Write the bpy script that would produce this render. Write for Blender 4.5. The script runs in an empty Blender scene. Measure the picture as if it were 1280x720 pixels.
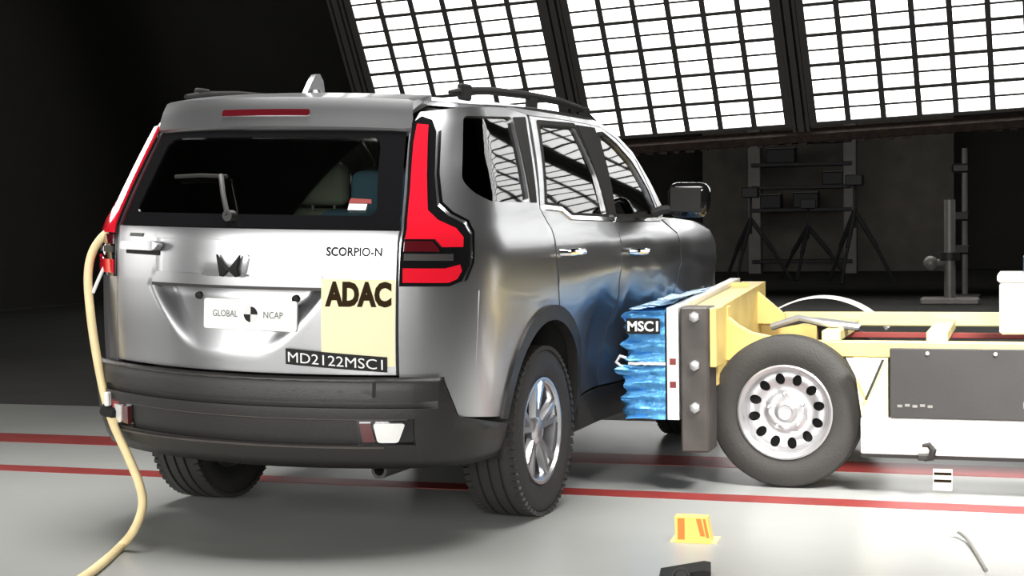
import bpy, bmesh, math, random
from mathutils import Vector, Matrix, noise
from mathutils.geometry import delaunay_2d_cdt
random.seed(7)
S = bpy.context.scene
COL = S.collection

# ------------------------------------------------------------------ camera
CAM_F, YAW, PITCH, ROLL, CAM_H = 1931.3, .31986, .041005, -.014662, 1.293
cy, sy = math.cos(YAW), math.sin(YAW)
F = Vector((-sy*math.cos(PITCH), cy*math.cos(PITCH), -math.sin(PITCH)))
R0 = Vector((cy, sy, 0)); U0 = R0.cross(F)
RR = R0*math.cos(ROLL) + U0*math.sin(ROLL); UU = -R0*math.sin(ROLL) + U0*math.cos(ROLL)
cam = bpy.data.cameras.new('camera'); cam.sensor_width = 36; cam.lens = CAM_F/1280*36
cam.clip_end = 200
cam_o = bpy.data.objects.new('camera', cam); COL.objects.link(cam_o)
cam_o.matrix_world = Matrix(((RR.x, UU.x, -F.x, 0), (RR.y, UU.y, -F.y, 0), (RR.z, UU.z, -F.z, CAM_H), (0, 0, 0, 1)))
S.camera = cam_o

# ------------------------------------------------------------------ world, lamps, exposure
w = bpy.data.worlds.new('hall_dark'); S.world = w; w.use_nodes = True
w.node_tree.nodes['Background'].inputs[0].default_value = (.9, .92, 1, 1)
w.node_tree.nodes['Background'].inputs[1].default_value = .006
S.view_settings.view_transform = 'Standard'; S.view_settings.look = 'None'
S.view_settings.gamma = 1; S.view_settings.exposure = .38
S.cycles.use_adaptive_sampling = True
S.cycles.max_bounces = 8
def area_lamp(name, loc, target, sx, sz, power, spread=180, col=(1, .98, .95)):
    l = bpy.data.lights.new(name, 'AREA'); l.shape = 'RECTANGLE'; l.size = sx; l.size_y = sz
    l.energy = power; l.color = col; l.spread = math.radians(spread)
    o = bpy.data.objects.new(name, l); COL.objects.link(o); o.location = loc
    o.rotation_euler = (Vector(target)-Vector(loc)).to_track_quat('-Z', 'Y').to_euler()
    return o
area_lamp('overhead_lamp_bank', (-2.6, 6.3, 5.6), (-2.6, 6.3, 0), 6.5, 1.4, 130, 74)
area_lamp('rear_lamp_bank', (-4.5, -6.2, 3.5), (-3.6, 6.0, 1.0), 16.0, 4.4, 1050, 170)
area_lamp('right_rear_lamp', (1.6, -5.0, 2.7), (-2.6, 6.0, .9), 2.6, 2.0, 210, 150)
area_lamp('left_fill_light', (-14.5, 3.6, 2.6), (-3.5, 5.6, 1.), 6.0, 3.2, 95, 150)  # added unseen fill, brightens the left part of the tailgate
area_lamp('left_lamp', (-11.6, 10.8, 4.4), (-3.6, 6.0, 1.4), 2.4, 2.4, 75, 150)
area_lamp('trolley_lamp', (.9, 5.0, 3.8), (.1, 7.5, .3), 1.0, 1.0, 62, 58)

# ------------------------------------------------------------------ materials
def mat(name, col, rough=.5, metal=0., coat=0., bump=0., bscale=60., var=0., vscale=6., emit=0., spec=.5):
    m = bpy.data.materials.new(name); m.use_nodes = True
    n = m.node_tree.nodes; L = m.node_tree.links; b = n['Principled BSDF']
    c = (*col, 1)
    b.inputs['Base Color'].default_value = c
    b.inputs['Roughness'].default_value = rough; b.inputs['Metallic'].default_value = metal
    b.inputs['Coat Weight'].default_value = coat; b.inputs['Coat Roughness'].default_value = .05
    b.inputs['Specular IOR Level'].default_value = spec
    if emit: b.inputs['Emission Color'].default_value = c; b.inputs['Emission Strength'].default_value = emit
    if bump or var:
        tc = n.new('ShaderNodeTexCoord')
    if bump:
        t = n.new('ShaderNodeTexNoise'); t.inputs['Scale'].default_value = bscale; t.inputs['Detail'].default_value = 4
        L.new(tc.outputs['Object'], t.inputs['Vector'])
        bp = n.new('ShaderNodeBump'); bp.inputs['Strength'].default_value = bump; bp.inputs['Distance'].default_value = .01
        L.new(t.outputs['Fac'], bp.inputs['Height']); L.new(bp.outputs['Normal'], b.inputs['Normal'])
    if var:
        t = n.new('ShaderNodeTexNoise'); t.inputs['Scale'].default_value = vscale; t.inputs['Detail'].default_value = 5
        L.new(tc.outputs['Object'], t.inputs['Vector'])
        r = n.new('ShaderNodeMapRange'); r.inputs[1].default_value = .3; r.inputs[2].default_value = .7
        r.inputs[3].default_value = 1-var; r.inputs[4].default_value = 1+var
        L.new(t.outputs['Fac'], r.inputs[0])
        mx = n.new('ShaderNodeMix'); mx.data_type = 'RGBA'; mx.blend_type = 'MULTIPLY'; mx.inputs[0].default_value = 1
        mx.inputs[6].default_value = c; L.new(r.outputs[0], mx.inputs[7]); L.new(mx.outputs[2], b.inputs['Base Color'])
    return m
def glass(name, tint, rough=.02):
    m = bpy.data.materials.new(name); m.use_nodes = True
    n = m.node_tree.nodes; L = m.node_tree.links; n.remove(n['Principled BSDF'])
    tr = n.new('ShaderNodeBsdfTransparent'); tr.inputs[0].default_value = (*tint, 1)
    gl = n.new('ShaderNodeBsdfGlossy'); gl.inputs['Roughness'].default_value = rough
    fr = n.new('ShaderNodeFresnel'); fr.inputs['IOR'].default_value = 1.8
    mx = n.new('ShaderNodeMixShader')
    L.new(fr.outputs[0], mx.inputs[0]); L.new(tr.outputs[0], mx.inputs[1]); L.new(gl.outputs[0], mx.inputs[2])
    L.new(mx.outputs[0], n['Material Output'].inputs[0])
    return m
M = dict(
    paint=mat('silver_paint', (.475, .48, .495), .30, .92, .35),
    plastic=mat('black_plastic', (.020, .019, .018), .42, bump=.15, bscale=250),
    gloss=mat('gloss_black', (.008, .008, .009), .08, coat=.5),
    liner=mat('dark_liner', (.010, .010, .010), .8),
    rubber=mat('tyre_rubber', (.030, .029, .028), .62, bump=.2, bscale=90),
    rubber2=mat('worn_tyre_rubber', (.036, .034, .031), .65, bump=.2, bscale=90, var=.15),
    alloy=mat('alloy', (.58, .58, .60), .28, .85),
    steel=mat('silver_steel', (.52, .52, .53), .38, .7, var=.06),
    chrome=mat('chrome', (.85, .85, .86), .08, 1),
    red=mat('red_lens', (.80, .012, .03), .12, coat=1.),
    darkred=mat('smoked_red_lens', (.09, .006, .010), .10, coat=1.),
    white=mat('white_print', (.85, .85, .83), .5),
    lens=mat('clear_lens', (.88, .88, .86), .12, .1, coat=1.),
    cream=mat('cream_sticker', (.86, .82, .52), .5),
    ink=mat('dark_ink', (.030, .017, .006), .9, spec=.15),
    black=mat('black_print', (.012, .012, .012), .6, spec=.25),
    grey_ink=mat('grey_ink', (.10, .11, .10), .6),
    seat=mat('grey_seat_fabric', (.30, .32, .29), .85, bump=.3, bscale=300),
    blueseat=mat('blue_seat_fabric', (.06, .13, .22), .8, bump=.3, bscale=300),
    foil=mat('blue_foil', (.10, .36, .72), .30, .4, bump=.5, bscale=38, var=.25, vscale=14),
    foilpale=mat('pale_blue_foil', (.42, .60, .78), .35, .4, bump=.4, bscale=40, var=.25),
    alu=mat('pale_aluminium', (.80, .79, .77), .42, .3, bump=.1, bscale=30, var=.08),
    yellow=mat('yellow_paint', (.78, .59, .20), .42, var=.12, vscale=7, bump=.05),
    paleyellow=mat('pale_yellow_paint', (.80, .70, .34), .45, var=.1, vscale=5),
    brown=mat('dark_brown_steel', (.075, .066, .060), .5, .2, var=.2, vscale=9),
    panel=mat('charcoal_panel', (.030, .028, .027), .55, var=.12, vscale=4, bump=.05),
    skirt=mat('white_skirt_paint', (.88, .87, .85), .4, var=.03),
    redsteel=mat('red_oxide_paint', (.25, .035, .03), .5),
    redline=mat('red_floor_paint', (.22, .030, .027), .40, var=.15, vscale=5),
    hose=mat('yellow_hose', (.82, .66, .36), .45, var=.1, vscale=9),
    orange=mat('orange_band', (.80, .22, .03), .5),
    yellowtag=mat('yellow_sheet', (.90, .70, .16), .5),
    darksteel=mat('dark_stand_metal', (.030, .029, .027), .5, .3),
    greysteel=mat('grey_stand_metal', (.24, .23, .21), .45, .3, var=.1),
    window_bar=mat('window_frame_grey', (.10, .095, .09), .6),
    rust=mat('brown_girder_paint', (.050, .032, .024), .7, var=.5, vscale=9),
    matting=mat('dark_matting', (.030, .029, .026), .8, var=.2, vscale=1.5, spec=.2),
    pillar=mat('grey_pillar_paint', (.10, .095, .085), .7, var=.1),
    wall=mat('dark_hall_wall', (.008, .007, .005), .9, var=.25, vscale=.8, bump=.1, bscale=20),
    sheet=mat('grey_wall_sheet', (.065, .058, .047), .85, var=.2, vscale=2),
    ceil=mat('dark_hall_ceiling', (.010, .010, .009), .9, var=.2, vscale=1),
)
M['tint'] = glass('tinted_glass', (.42, .44, .43)); M['tail_tint'] = glass('privacy_glass', (.80, .83, .78)); M['smoke'] = M['gloss']
def pane_material():
    m = bpy.data.materials.new('bright_pane'); m.use_nodes = True
    n = m.node_tree.nodes; L = m.node_tree.links; b = n['Principled BSDF']
    b.inputs['Base Color'].default_value = (.8, .8, .8, 1); b.inputs['Roughness'].default_value = .3
    tc = n.new('ShaderNodeTexCoord'); t = n.new('ShaderNodeTexNoise'); t.inputs['Scale'].default_value = 1.2
    r = n.new('ShaderNodeMapRange'); r.inputs[3].default_value = 2.5; r.inputs[4].default_value = 3.4
    L.new(tc.outputs['Object'], t.inputs['Vector']); L.new(t.outputs['Fac'], r.inputs[0])
    b.inputs['Emission Color'].default_value = (1, 1, .985, 1); L.new(r.outputs[0], b.inputs['Emission Strength'])
    return m
M['pane'] = pane_material()
def floor_material():
    m = mat('sealed_concrete', (.42, .425, .41), .30, spec=.22)
    n = m.node_tree.nodes; L = m.node_tree.links; b = n['Principled BSDF']
    tc = n.new('ShaderNodeTexCoord')
    t = n.new('ShaderNodeTexNoise'); t.inputs['Scale'].default_value = .9; t.inputs['Detail'].default_value = 6
    t2 = n.new('ShaderNodeTexNoise'); t2.inputs['Scale'].default_value = 5; t2.inputs['Detail'].default_value = 5
    L.new(tc.outputs['Object'], t.inputs['Vector']); L.new(tc.outputs['Object'], t2.inputs['Vector'])
    cr = n.new('ShaderNodeValToRGB')
    cr.color_ramp.elements[0].position = .3; cr.color_ramp.elements[0].color = (.285, .292, .282, 1)
    cr.color_ramp.elements[1].position = .7; cr.color_ramp.elements[1].color = (.325, .33, .318, 1)
    L.new(t.outputs['Fac'], cr.inputs[0]); L.new(cr.outputs[0], b.inputs['Base Color'])
    r = n.new('ShaderNodeMapRange'); r.inputs[3].default_value = .30; r.inputs[4].default_value = .35
    L.new(t2.outputs['Fac'], r.inputs[0]); L.new(r.outputs[0], b.inputs['Roughness'])
    return m
M['floor'] = floor_material()

# ------------------------------------------------------------------ mesh helpers
def link(name, me, material=None, parent=None, angle=35):
    o = bpy.data.objects.new(name, me); COL.objects.link(o)
    if material is not None: me.materials.append(material)
    if parent is not None: o.parent = parent
    if len(me.polygons):
        me.polygons.foreach_set('use_smooth', [True]*len(me.polygons)); me.set_sharp_from_angle(angle=math.radians(angle))
    return o
class MB:
    """collects simple solids into one mesh"""
    def __init__(s): s.v = []; s.f = []
    def add(s, v, f):
        k = len(s.v); s.v += [tuple(p) for p in v]; s.f += [tuple(i+k for i in q) for q in f]; return s
    def bm(s, b):
        b.verts.index_update(); return s.add([p.co.copy() for p in b.verts], [[p.index for p in q.verts] for q in b.faces])
    def box(s, c, d, bev=0., rot=None, seg=1):
        b = bmesh.new(); bmesh.ops.create_cube(b, size=1); bmesh.ops.scale(b, vec=d, verts=b.verts)
        if bev: bmesh.ops.bevel(b, geom=b.edges[:], offset=bev, segments=seg, affect='EDGES', profile=.5)
        if rot is not None: bmesh.ops.transform(b, matrix=rot.to_4x4(), verts=b.verts)
        bmesh.ops.translate(b, vec=c, verts=b.verts); s.bm(b); b.free(); return s
    def bar(s, p0, p1, wx, wz, bev=0., up=(0, 0, 1)):
        p0 = Vector(p0); p1 = Vector(p1); d = p1-p0; y = d.normalized(); x = y.cross(Vector(up))
        if x.length < 1e-4: x = Vector((1, 0, 0))
        x.normalize(); z = x.cross(y)
        return s.box((p0+p1)/2, (wx, d.length, wz), bev, Matrix((x, y, z)).transposed())
    def tube(s, pts, r, n=10, cap=True):
        pts = [Vector(p) for p in pts]; rs = r if isinstance(r, (list, tuple)) else [r]*len(pts)
        v = []; f = []; prev = None
        for i, p in enumerate(pts):
            t = (pts[min(i+1, len(pts)-1)]-pts[max(i-1, 0)]).normalized()
            if prev is None:
                a = t.cross(Vector((0, 0, 1)));
                if a.length < 1e-3: a = t.cross(Vector((1, 0, 0)))
            else: a = prev-t*prev.dot(t)
            a.normalize(); prev = a; b = t.cross(a)
            v += [p+(a*math.cos(q*2*math.pi/n)+b*math.sin(q*2*math.pi/n))*rs[i] for q in range(n)]
        for i in range(len(pts)-1):
            for q in range(n): f.append((i*n+q, i*n+(q+1) % n, (i+1)*n+(q+1) % n, (i+1)*n+q))
        if cap: f.append(tuple(range(n))[::-1]); f.append(tuple(range((len(pts)-1)*n, len(pts)*n)))
        return s.add(v, f)
    def lathe(s, prof, axis, c=(0, 0, 0), n=48, a0=0, a1=2*math.pi):
        """prof: (radius, along); axis 'x','y','z'"""
        v = []; f = []; full = abs(a1-a0-2*math.pi) < 1e-6; m = n if full else n+1; k = len(prof); c = Vector(c)
        for i in range(m):
            a = a0+(a1-a0)*i/n
            for r, h in prof:
                u, w_ = r*math.cos(a), r*math.sin(a)
                v.append(c+Vector({'x': (h, u, w_), 'y': (w_, h, u), 'z': (u, w_, h)}[axis]))
        for i in range(n):
            j = (i+1) % m
            for q in range(k-1): f.append((i*k+q, j*k+q, j*k+q+1, i*k+q+1))
        return s.add(v, f)
    def prism(s, poly, axis, a, b):
        """poly in the two other axes, extruded from a to b"""
        n = len(poly)
        def P(p, h): return {'x': (h, p[0], p[1]), 'y': (p[0], h, p[1]), 'z': (p[0], p[1], h)}[axis]
        v = [P(p, a) for p in poly]+[P(p, b) for p in poly]
        f = [tuple(range(n)), tuple(range(n, 2*n))[::-1]]+[(i, i+n, (i+1) % n+n, (i+1) % n) for i in range(n)]
        return s.add(v, f)
    def ell(s, c, r, n=16):
        b = bmesh.new(); bmesh.ops.create_uvsphere(b, u_segments=n, v_segments=n//2+2, radius=1)
        bmesh.ops.scale(b, vec=r, verts=b.verts); bmesh.ops.translate(b, vec=c, verts=b.verts); s.bm(b); b.free(); return s
    def build(s, name, material, parent=None, angle=35):
        me = bpy.data.meshes.new(name); me.from_pydata([tuple(p) for p in s.v], [], s.f)
        b = bmesh.new(); b.from_mesh(me); bmesh.ops.recalc_face_normals(b, faces=b.faces); b.to_mesh(me); b.free()
        return link(name, me, material, parent, angle)

def inside(p, poly):
    x, y = p; c = False; n = len(poly)
    for i in range(n):
        x0, y0 = poly[i]; x1, y1 = poly[(i+1) % n]
        if (y0 > y) != (y1 > y) and x < (x1-x0)*(y-y0)/(y1-y0)+x0: c = not c
    return c
def resample(poly, st):
    out = []
    for i, a in enumerate(poly):
        b = poly[(i+1) % len(poly)]; d = math.hypot(b[0]-a[0], b[1]-a[1]); n = max(1, round(d/st))
        out += [(a[0]+(b[0]-a[0])*k/n, a[1]+(b[1]-a[1])*k/n) for k in range(n)]
    return out
def rounded(poly, r, n=4):
    out = []
    for i, p in enumerate(poly):
        a = Vector(poly[i-1]); p = Vector(p); b = Vector(poly[(i+1) % len(poly)])
        rr = min(r, (a-p).length*.45, (b-p).length*.45); s0 = p+(a-p).normalized()*rr; s1 = p+(b-p).normalized()*rr
        for k in range(n+1):
            t = k/n; q = s0*(1-t)**2+p*2*t*(1-t)+s1*t*t; out.append((q.x, q.y))
    return out
def skin(name, outline, f, material, parent=None, holes=(), off=0., thick=.012, st=.05, sgn=1, angle=35):
    """a curved sheet: outline (with holes) in (u,v) laid on the surface f(u,v), 'off' outward, given thickness"""
    loops = [resample(outline, st)]+[resample(h, st) for h in holes]
    pts = []; edges = []
    for lp in loops:
        k = len(pts); pts += lp; edges += [(k+i, k+(i+1) % len(lp)) for i in range(len(lp))]
    us = [p[0] for p in loops[0]]; vs = [p[1] for p in loops[0]]
    bnd = list(pts)
    def ok(p):
        return inside(p, loops[0]) and not any(inside(p, h) for h in loops[1:])
    nu = int((max(us)-min(us))/st); nv = int((max(vs)-min(vs))/st)
    for i in range(1, nu+1):
        for j in range(1, nv+1):
            p = (min(us)+(max(us)-min(us))*(i-.0)/(nu+1), min(vs)+(max(vs)-min(vs))*j/(nv+1))
            if ok(p) and min((p[0]-b[0])**2+(p[1]-b[1])**2 for b in bnd) > (st*.45)**2: pts.append(p)
    V, E, Fc, *_ = delaunay_2d_cdt([Vector(p) for p in pts], edges, [], 0, 1e-6)
    tri = [t for t in Fc if ok((sum(V[i].x for i in t)/len(t), sum(V[i].y for i in t)/len(t)))]
    e = 1e-3; top = []; bot = []
    for p in V:
        P = Vector(f(p.x, p.y)); du = Vector(f(p.x+e, p.y))-Vector(f(p.x-e, p.y)); dv = Vector(f(p.x, p.y+e))-Vector(f(p.x, p.y-e))
        nn = du.cross(dv); nn = nn.normalized()*sgn if nn.length > 1e-12 else Vector((0, 0, 1))
        top.append(P+nn*off); bot.append(P+nn*(off-thick))
    n = len(V); faces = [tuple(t) for t in tri]+[tuple(i+n for i in t[::-1]) for t in tri]
    cnt = {}
    for t in tri:
        for a, b in zip(t, t[1:]+t[:1]): cnt[(a, b)] = 1
    for (a, b) in cnt:
        if (b, a) not in cnt: faces.append((b, a, a+n, b+n))
    me = bpy.data.meshes.new(name); me.from_pydata([tuple(p) for p in top+bot], [], faces)
    b = bmesh.new(); b.from_mesh(me); loose = [q for q in b.verts if not q.link_faces]; bmesh.ops.delete(b, geom=loose, context='VERTS')
    bmesh.ops.recalc_face_normals(b, faces=b.faces); b.to_mesh(me); b.free()
    return link(name, me, material, parent, angle)
def lettering(name, text, f, u0, v0, width, height, material, parent, bold=0., off=.002, thick=0., shear=0.):
    """text laid on the surface f(u,v): the letters' box is (u0,v0)-(u0+width,v0+height)"""
    cu = bpy.data.curves.new(name, 'FONT'); cu.body = text; cu.size = 1; cu.offset = bold; cu.resolution_u = 3; cu.shear = shear
    o = bpy.data.objects.new(name, cu); COL.objects.link(o); bpy.context.view_layer.update()
    me = bpy.data.meshes.new_from_object(o.evaluated_get(bpy.context.evaluated_depsgraph_get()))
    bpy.data.objects.remove(o)
    xs = [p.co.x for p in me.vertices]; ys = [p.co.y for p in me.vertices]; e = 1e-3
    x0, x1, y0, y1 = min(xs), max(xs), min(ys), max(ys)
    b = bmesh.new(); b.from_mesh(me)
    bmesh.ops.remove_doubles(b, verts=b.verts, dist=1e-5)
    bmesh.ops.triangulate(b, faces=b.faces)
    if thick:
        r = bmesh.ops.extrude_face_region(b, geom=b.faces[:]); tv = {q for q in r['geom'] if isinstance(q, bmesh.types.BMVert)}
    else: tv = set(b.verts)
    for p in b.verts:
        u = u0+(p.co.x-x0)/(x1-x0)*width; v = v0+(p.co.y-y0)/(y1-y0)*height
        P = Vector(f(u, v)); du = Vector(f(u+e, v))-Vector(f(u-e, v)); dv = Vector(f(u, v+e))-Vector(f(u, v-e))
        p.co = P+du.cross(dv).normalized()*(off+(thick if p in tv and thick else 0))
    b.to_mesh(me); b.free(); me.materials.clear()
    return link(name, me, material, parent)
def thing(name, label, cat, loc=(0, 0, 0), rz=0., group=None):
    o = bpy.data.objects.new(name, None); COL.objects.link(o); o.location = loc; o.rotation_euler = (0, 0, rz)
    o.empty_display_size = .1; return tag(o, label, cat, group)
def tag(o, label, cat, group=None):
    o['label'] = label; o['category'] = cat
    if group: o['group'] = group
    return o
def struct(o): o['kind'] = 'structure'; return o
def copy_tree(o, parent=None, **kw):
    c = o.copy(); COL.objects.link(c)
    if parent is not None: c.parent = parent
    for ch in [x for x in o.children]: copy_tree(ch, c)
    return c

# ------------------------------------------------------------------ hall
HX0, HX1, HY0, HY1, HZ = -16., 16., -7., 41., 12.
floor = struct(MB().box(((HX0+HX1)/2, (HY0+HY1)/2, -.05), (HX1-HX0, HY1-HY0, .1)).build('floor', M['floor']))
for y, wd in ((8.19, .34), (7.13, .17)):
    MB().box(((HX0+HX1)/2, y, .0012), (HX1-HX0-.4, wd, .0024)).build('painted_line', M['redline'], floor)
MB().box(((HX0+HX1)/2, (9.75+HY1)/2, .001), (HX1-HX0-.1, HY1-9.75-.1, .002)).build('dark_matting', M['matting'], floor)
struct(MB().box(((HX0+HX1)/2, HY1+.1, HZ/2), (HX1-HX0, .2, HZ)).build('wall_back', M['wall']))
struct(MB().box((HX0-.1, (HY0+HY1)/2, HZ/2), (.2, HY1-HY0, HZ)).build('wall_left', M['wall']))
struct(MB().box((HX1+.1, (HY0+HY1)/2, HZ/2), (.2, HY1-HY0, HZ)).build('wall_right', M['wall']))
struct(MB().box(((HX0+HX1)/2, HY0-.1, HZ/2), (HX1-HX0, .2, HZ)).build('wall_front', M['wall']))
struct(MB().box(((HX0+HX1)/2, (HY0+HY1)/2, HZ+.1), (HX1-HX0+.4, HY1-HY0+.4, .2)).build('ceiling', M['ceil']))

# inclined window banks high at the far end (rows of bright panes between grey bars)
WO = Vector((-3.29904, 26., 2.89932)); AL, BE, GA = -.0078785, 1.0512, .0417166
CW, RH, GAP, COLS, ROWS = .569974, .523334, .722155, 6, 11
E1 = Vector((math.cos(AL), -math.sin(AL), 0)); EH = Vector((math.sin(AL), math.cos(AL), 0))
E2 = Vector((-EH.x*math.cos(BE), -EH.y*math.cos(BE), math.sin(BE)))
E1, E2 = E1*math.cos(GA)+E2*math.sin(GA), E2*math.cos(GA)-E1*math.sin(GA)
EN = E1.cross(E2)
if EN.y > 0: EN = -EN
WROT = Matrix((E1, E2, E1.cross(E2))).transposed()
def wp(u, v, d=0.): return WO+E1*(u*CW)+E2*(v*RH)+EN*d
pane_me = None
for n, u0 in ((1, -2*GAP-12), (2, -GAP-6), (3, 0.), (4, 6+GAP), (5, 12+2*GAP)):
    win = struct(bpy.data.objects.new('window_%d' % n, None)); COL.objects.link(win)
    win.matrix_world = Matrix.Translation(wp(u0, 0))@WROT.to_4x4()
    seen = 7 if n < 4 else 0
    for i in range(COLS):
        for j in range(seen*2):
            if pane_me is None:
                p = MB().box((0, 0, 0), (CW*.90, RH*.475, .01)).build('pane', M['pane'], win); pane_me = p.data
            else:
                p = bpy.data.objects.new('pane', pane_me); COL.objects.link(p); p.parent = win
            p.location = ((i+.5)*CW, (j+.5)*RH/2, 0)
    up = MB()
    for i in range(COLS):
        for j in range(seen*2, ROWS*2): up.box(((i+.5)*CW, (j+.5)*RH/2, 0), (CW*.90, RH*.475, .01))
    up.build('pane_field', M['pane'], win)['kind'] = 'stuff'
    def bars(name, L_):
        if seen:
            for c, d in L_: MB().box(c, d).build(name, M['window_bar'], win)
        else:
            m = MB()
            for c, d in L_: m.box(c, d)
            m.build('glazing_grid', M['window_bar'], win)
    bars('glazing_bar', [((i*CW, ROWS*RH/2, .0), (.090 if 0 < i < COLS else .12, ROWS*RH+.05, .07)) for i in range(COLS+1)]
         + [((COLS*CW/2, j*RH, .0), (COLS*CW, .055, .06)) for j in range(ROWS+1)]
         + [((COLS*CW/2, (j+.5)*RH, .0), (COLS*CW, .034, .04)) for j in range(ROWS)])
# girders between the banks and along their foot
for k, u in enumerate((-GAP/2, -GAP*1.5-6, -2*GAP-12-.4, 6+GAP/2, 12+1.5*GAP, 18+2.5*GAP)):
    m = MB()
    for du, wd in ((-.2, .05), (.2, .05), (0, .10)):
        m.bar(wp(u+du, -.3, -.02), wp(u+du, ROWS+.2, -.02), wd, .16, up=EN)
    struct(m.build('trim_%d' % (k+1), M['window_bar']))
m = MB(); m.bar(wp(-14.2, -.36, .05), wp(20.2, -.36, .05), .22, .14, up=E2); struct(m.build('trim_7', M['rust']))
m = MB(); m.bar(wp(-14.2, -.62, -.1), wp(20.2, -.62, -.1), .10, .10, up=E2)
for i in range(80): m.box(wp(-13.8+i*.42, -.60-.05*random.random(), .02), (.09+.06*random.random(), .10, .05+.05*random.random()))
struct(m.build('trim_8', M['rust']))

# ------------------------------------------------------------------ car: silver seven-seat sport utility
CA_X, CA_Y, CA_YAW, CA_ROLL, CZ0 = -2.9978, 5.5311, .06666, .030862, .49
car = thing('car', 'silver sport utility vehicle seen from behind, struck on its right side', 'car', (CA_X, CA_Y, 0), -CA_YAW)
def rolled(o):
    """the sprung body leans towards the struck side; the wheels do not"""
    if o.parent is car:
        o.rotation_euler = (0, CA_ROLL, 0); o.location = (-CZ0*math.sin(CA_ROLL), 0, CZ0-CZ0*math.cos(CA_ROLL))
    return o
def lerp_tab(tab,z):
    if z<=tab[0][0]: return tab[0][1]
    for (a,va),(b,vb) in zip(tab,tab[1:]):
        if z<=b:
            s=(z-a)/(b-a); return va+(vb-va)*s
    return tab[-1][1]
def smooth_tab(tab,z):
    # Catmull-Rom through the table
    n=len(tab)
    if z<=tab[0][0]: return tab[0][1]
    if z>=tab[-1][0]: return tab[-1][1]
    for i in range(n-1):
        if z<=tab[i+1][0]:
            x0,y0=tab[i]; x1,y1=tab[i+1]; h=x1-x0; s=(z-x0)/h
            m0=(y1-tab[i-1][1])/(x1-tab[i-1][0]) if i>0 else (y1-y0)/h
            m1=(tab[i+2][1]-y0)/(tab[i+2][0]-x0) if i+2<n else (y1-y0)/h
            return ((2*s**3-3*s*s+1)*y0+(s**3-2*s*s+s)*h*m0+(-2*s**3+3*s*s)*y1+(s**3-s*s)*h*m1)
HALF_W=[(.30,.86),(.50,.905),(.72,.925),(1.0,.935),(1.18,.935),(1.25,.925),(1.31,.902),(1.40,.880),(1.50,.854),(1.60,.8225),(1.70,.786),(1.80,.745),(1.87,.70)]
TAIL_Y=[(.40,-.05),(.72,-.08),(1.0,-.09),(1.26,-.08),(1.34,-.05),(1.72,.18),(1.82,.26)]
BUMP_W=[(.30,.84),(.40,.90),(.55,.935),(.76,.93)]
BUMP_Y=[(.33,-.02),(.38,-.07),(.45,-.10),(.57,-.12),(.70,-.125),(.735,-.10),(.76,-.08)]
KC=.42; CA=.45
def plan(t,z,wt=HALF_W,yt=TAIL_Y):
    """car skin: t runs from the middle of the tail round the corner and along the flank"""
    sg=1 if t>=0 else -1; t=abs(t)
    w=smooth_tab(wt,z); yc=smooth_tab(yt,z); xe=w-.27
    ye=yc+KC*xe*xe
    if t<=xe: return (sg*t, yc+KC*t*t, z)
    yk=ye+2*KC*xe*.27; yf=yk+.28
    if t<=xe+CA:
        s=(t-xe)/CA
        x=(1-s)**2*xe+2*s*(1-s)*w+s*s*w
        y=(1-s)**2*ye+2*s*(1-s)*yk+s*s*yf
        return (sg*x,y,z)
    y=yf+(t-xe-CA)
    x=w
    if y>3.0: x-=.11*min(1.6,(y-3.0)/1.3)**2
    return (sg*x,y,z)
def t_at(y,z,wt=HALF_W,yt=TAIL_Y):
    w=smooth_tab(wt,z); yc=smooth_tab(yt,z); xe=w-.27
    yf=yc+KC*xe*xe+2*KC*xe*.27+.28
    return xe+CA+y-yf

def dent(y, z):
    a = min(1, max(0, (y-1.35)/.55)); b = min(1, max(0, (3.75-y)/.5)); a = a*a*(3-2*a); b = b*b*(3-2*b)
    g = math.exp(-((z-.66)/.28)**2); c = min(1, max(0, (1.28-z)/.15)); a *= c*c*(3-2*c)
    return a*b*(.095*g*(1+.2*math.sin(9*y+5*z))+.030*math.exp(-((z-.85)/.30)**2)*noise.noise(Vector((y*4.5, z*5.5, 2.))))
def side(y, z, sg):
    w_ = smooth_tab(HALF_W, z)
    p = plan(t_at(y, z), z)
    x = p[0]-(dent(y, z) if sg > 0 else 0)
    x += .008*math.exp(-((z-1.09)/.03)**2)*(1 if y > .6 else 0)
    return (sg*x, p[1], z)
def bump_s(t, z): return plan(t, z, BUMP_W, BUMP_Y)
REC_TOP, REC_BOT = 1.062, .805
def rec(t, z):
    """depth of the number-plate recess in the tailgate"""
    if z > REC_TOP or z < REC_BOT: return 0.
    s = (z-REC_BOT)/(REC_TOP-REC_BOT); hw = .20+.22*s**.8
    e = min(1, max(0, (hw-abs(t-.0))/.10)); e = e*e*(3-2*e)
    return .060*e*min(1, s*1.15)
def gate_s(t, z):
    p = plan(t, z); d = rec(t, z)
    if 1.115 < z < 1.25 and abs(t) < .39: d -= .012*min(1, (.39-abs(t))/.05)
    return (p[0], p[1]+d, p[2])
def body(name, outline, f, material, parent=car, **k):
    return rolled(skin(name, outline, f, material, parent, **k))
def mir(poly): return [(-a, b) for a, b in poly][::-1]

# tailgate -------------------------------------------------------------
gate_out = [(-.652, .73), (.652, .73), (.652, 1.05), (.648, 1.295), (-.648, 1.295), (-.652, 1.05)]
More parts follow.
